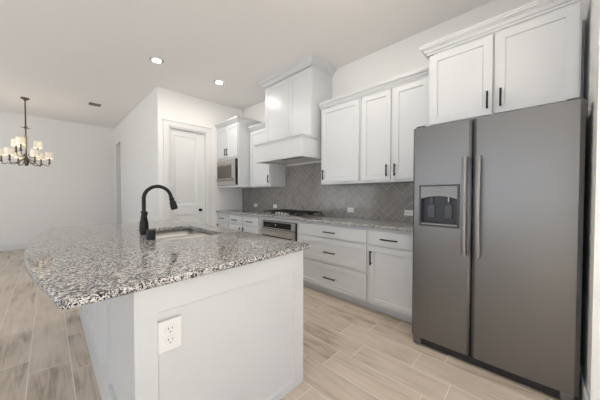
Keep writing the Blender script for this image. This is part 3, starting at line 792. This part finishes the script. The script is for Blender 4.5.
MB().tube([e1, e1+dx*.015, e1+dx*.018, e1+dx*.032, e1+dx*.036, e1+dx*.052, e1+dx*.098, e1+dx*.118], [.0165, .0165, .021, .021, .018, .026, .029, .026], 20).build('spray_head', black_metal, fa, smooth=True)
MB().tube([(fx0, fy0-.012, 1.052), (fx0+.005, fy0-.04, 1.062), (fx0+.015, fy0-.045, 1.10)], [.009, .008, .005], 12).build('lever_handle', black_metal, fa, smooth=True)
ag = MB().lathe([(.029, CZ1+.0008), (.0295, CZ1+.004), (.029, CZ1+.066), (.0275, CZ1+.072), (.02, CZ1+.075)], 28, (.522, 2.035, 0)).build('air_gap', black_metal, smooth=True)
tag(ag, 'short black cylindrical air gap cap at the near corner of the sink', 'air gap')

# ================================================================ OUTLETS
def outlet(loc, label, group, rot=0, face='x', big=False):
    w, h = (.046, .066) if big else (.033, .053)
    t = thing('electrical_outlet', loc, label, 'outlet', group)
    L = Vector(loc)
    def P(mb):  # local coords: a (across), depth d (out), z
        vs = []
        for a, d, z in mb.v:
            if rot: a, z = z, a
            vs.append((L.x-d, L.y+a, L.z+z) if face == 'x' else (L.x+a, L.y-d, L.z+z))
        mb.v = vs; return mb
    P(MB().box(-w, 0, -h, w, .006, h)).build('cover_plate', white_plastic, t, bevel=.002)
    k = 1.2 if big else 1.0
    def K(mb): mb.v = [(a*k, d, z*k) for a, d, z in mb.v]; return P(mb)
    for s in (-1, 1):
        r = K(MB().lathe([(.0165, .006), (.0165, .0085), (.0155, .009)], 20, (0, 0, s*.0195), 'y')).build('receptacle', white_plastic, t)
        sl = MB().box(-.0075, .009, s*.0195+.001, -.0055, .0095, s*.0195+.009).box(.0055, .009, s*.0195+.001, .0075, .0095, s*.0195+.008).box(-.002, .009, s*.0195-.009, .002, .0095, s*.0195-.005)
        K(sl).build('slots', slot_dark, r)
    return t
outlet((.3505, IY0-.0004, .652), 'white duplex outlet on the white end panel of the island', None, 0, 'y', True)
xo2 = XW-.0112
GO = 'outlets in the tile backsplash'
outlet((xo2, 1.095, 1.032), 'white outlet on the backsplash nearest the refrigerator', GO, 1)
outlet((xo2, 1.888, 1.032), 'white outlet on the backsplash below the single-door cabinet right of the hood', GO, 1)
outlet((xo2, 3.52, 1.032), 'white outlet on the backsplash just left of the cooktop', GO, 1)
outlet((xo2, 4.134, 1.032), 'white outlet on the backsplash below the microwave cabinet', GO, 1)

# ================================================================ CEILING LIGHTS, VENT
def can(x, y, label, power=7):
    t = thing('recessed_light', (x, y, ZC), label, 'ceiling light', 'recessed ceiling lights')
    MB().lathe([(.100, ZC-.0005), (.102, ZC-.004), (.096, ZC-.009), (.086, ZC-.010), (.084, ZC-.002)], 36, (x, y, 0)).build('trim_ring', white_plastic, t, smooth=True)
    MB().lathe([(.0835, ZC-.001), (.0835, ZC-.004), (.074, ZC-.004), (.073, ZC-.0085), (.066, ZC-.0085), (.065, ZC-.004), (.052, ZC-.004)], 36, (x, y, 0)).build('baffle', baffle_mat, t, smooth=True)
    MB().lathe([(.051, ZC-.005), (.051, ZC-.012), (.040, ZC-.017), (.02, ZC-.019)], 32, (x, y, 0)).build('lamp_lens', lens_mat, t, smooth=True)
    l = bpy.data.lights.new('can_lamp', 'AREA'); l.shape = 'DISK'; l.size = .11; l.energy = power; l.color = (1, .95, .87)
    o = bpy.data.objects.new('can_lamp', l); o.location = (0, 0, -.03); COL.objects.link(o); o.parent = t
can(1.055, 3.75, 'left recessed ceiling light, farther from the hood')
can(1.965, 3.75, 'right recessed ceiling light, closer to the hood')
can(1.70, 1.30, 'recessed ceiling light above the aisle between the island and the drawers', 9)  # added lamp outside the view, brightens drawers and floor
v = thing('ceiling_vent', (.684, 6.46, ZC), 'small dark slotted air vent in the ceiling toward the dining area', 'vent')
MB().box(.59, 6.38, ZC-.008, .78, 6.54, ZC-.0005).build('vent_frame', vent_mat, v, bevel=.002)
sl = MB()
for i in range(7): sl.box(.60, 6.392+i*.021, ZC-.013, .77, 6.400+i*.021, ZC-.0085)
sl.build('vent_slats', vent_mat, v)

# ================================================================ CHANDELIER
CHX, CHY = -.280, 6.984
ch = thing('chandelier', (CHX, CHY, ZC), 'two-tier dark bronze chandelier with small drum shades over the dining area', 'chandelier')
MB().lathe([(.010, ZC-.06), (.02, ZC-.04), (.055, ZC-.02), (.062, ZC-.001)], 24, (CHX, CHY, 0)).build('ceiling_canopy', bronze, ch, smooth=True)
MB().lathe([(.010, 1.95), (.010, 2.50), (.026, 2.505), (.028, 2.515), (.011, 2.54), (.009, 3.02)], 16, (CHX, CHY, 0)).build('stem', bronze, ch, smooth=True)
MB().lathe([(.016, 2.12), (.019, 2.14), (.019, 2.36), (.016, 2.38)], 16, (CHX, CHY, 0)).build('stem_sleeve', crack_brass, ch, smooth=True)
cr_ = MB()
for i in range(4):
    a = i*PI/2+.4; cr_.tube([(CHX, CHY, 2.52), (CHX+.04*math.cos(a), CHY+.04*math.sin(a), 2.50), (CHX+.075*math.cos(a), CHY+.075*math.sin(a), 2.525)], [.008, .006, .003], 8)
cr_.build('stem_finial', bronze, ch, smooth=True)
MB().lathe([(.008, 1.79), (.02, 1.80), (.03, 1.83), (.038, 1.88), (.03, 1.93), (.018, 1.96), (.011, 1.98)], 20, (CHX, CHY, 0)).build('hub', bronze, ch, smooth=True)
def arm(az, R, z0, zdip, zc_, zs, hs):
    """az measured from the room's cross direction"""
    fwd = Vector((CHX, CHY)).normalized(); right = Vector((fwd.y, -fwd.x))
    d = right*math.cos(az) + fwd*math.sin(az)
    P = lambda r, z: (CHX+d.x*r, CHY+d.y*r, z)
    ctr = [(.03, z0), (R*.30, z0-.05), (R*.52, zdip), (R*.75, zdip+.015), (R*.92, zc_-.04), (R, zc_)]
    pts = []
    for i in range(len(ctr)-1):
        p0 = ctr[max(i-1, 0)]; p1 = ctr[i]; p2 = ctr[i+1]; p3 = ctr[min(i+2, len(ctr)-1)]
        for s in range(5):
            t = s/5; q = [0.5*((2*p1[k])+(-p0[k]+p2[k])*t+(2*p0[k]-5*p1[k]+4*p2[k]-p3[k])*t*t+(-p0[k]+3*p1[k]-3*p2[k]+p3[k])*t**3) for k in (0, 1)]
            pts.append(P(*q))
    pts.append(P(R, zc_))
    a = MB().tube(pts, .006, 10).build('arm', bronze, ch, smooth=True)
    c = P(R, 0)
    MB().lathe([(.008, zc_), (.026, zc_+.010), (.028, zc_+.016), (.012, zc_+.018), (.012, zs+.02)], 14, c).build('candle_cup', bronze, a, smooth=True)
    sh = MB(); n = 28; r0, r1 = .063, .059
    vs = [(c[0]+r*math.cos(2*PI*i/n), c[1]+r*math.sin(2*PI*i/n), z) for r, z in ((r0, zs), (r1, zs+hs), (r1-.003, zs+hs), (r0-.003, zs)) for i in range(n)]
    sh.add(vs, [(j*n+i, j*n+(i+1) % n, ((j+1) % 4)*n+(i+1) % n, ((j+1) % 4)*n+i) for j in range(4) for i in range(n)])
    sh.build('lamp_shade', shade_mat, a, smooth=True)
    l = bpy.data.lights.new('bulb', 'POINT'); l.energy = 0.5; l.color = (1, .82, .60); l.shadow_soft_size = .02
    o = bpy.data.objects.new('bulb', l); COL.objects.link(o); o.location = Vector(c)+Vector((0, 0, zs+hs*.6))-Vector((CHX, CHY, ZC)); o.parent = ch
for k in range(6): arm(math.radians(-10+60*k), .31, 1.93, 1.815, 1.85, 1.955, .118)
for az in (math.radians(35), math.radians(132), math.radians(-110)): arm(az, .19, 2.02, 1.97, 2.045, 2.165, .125)
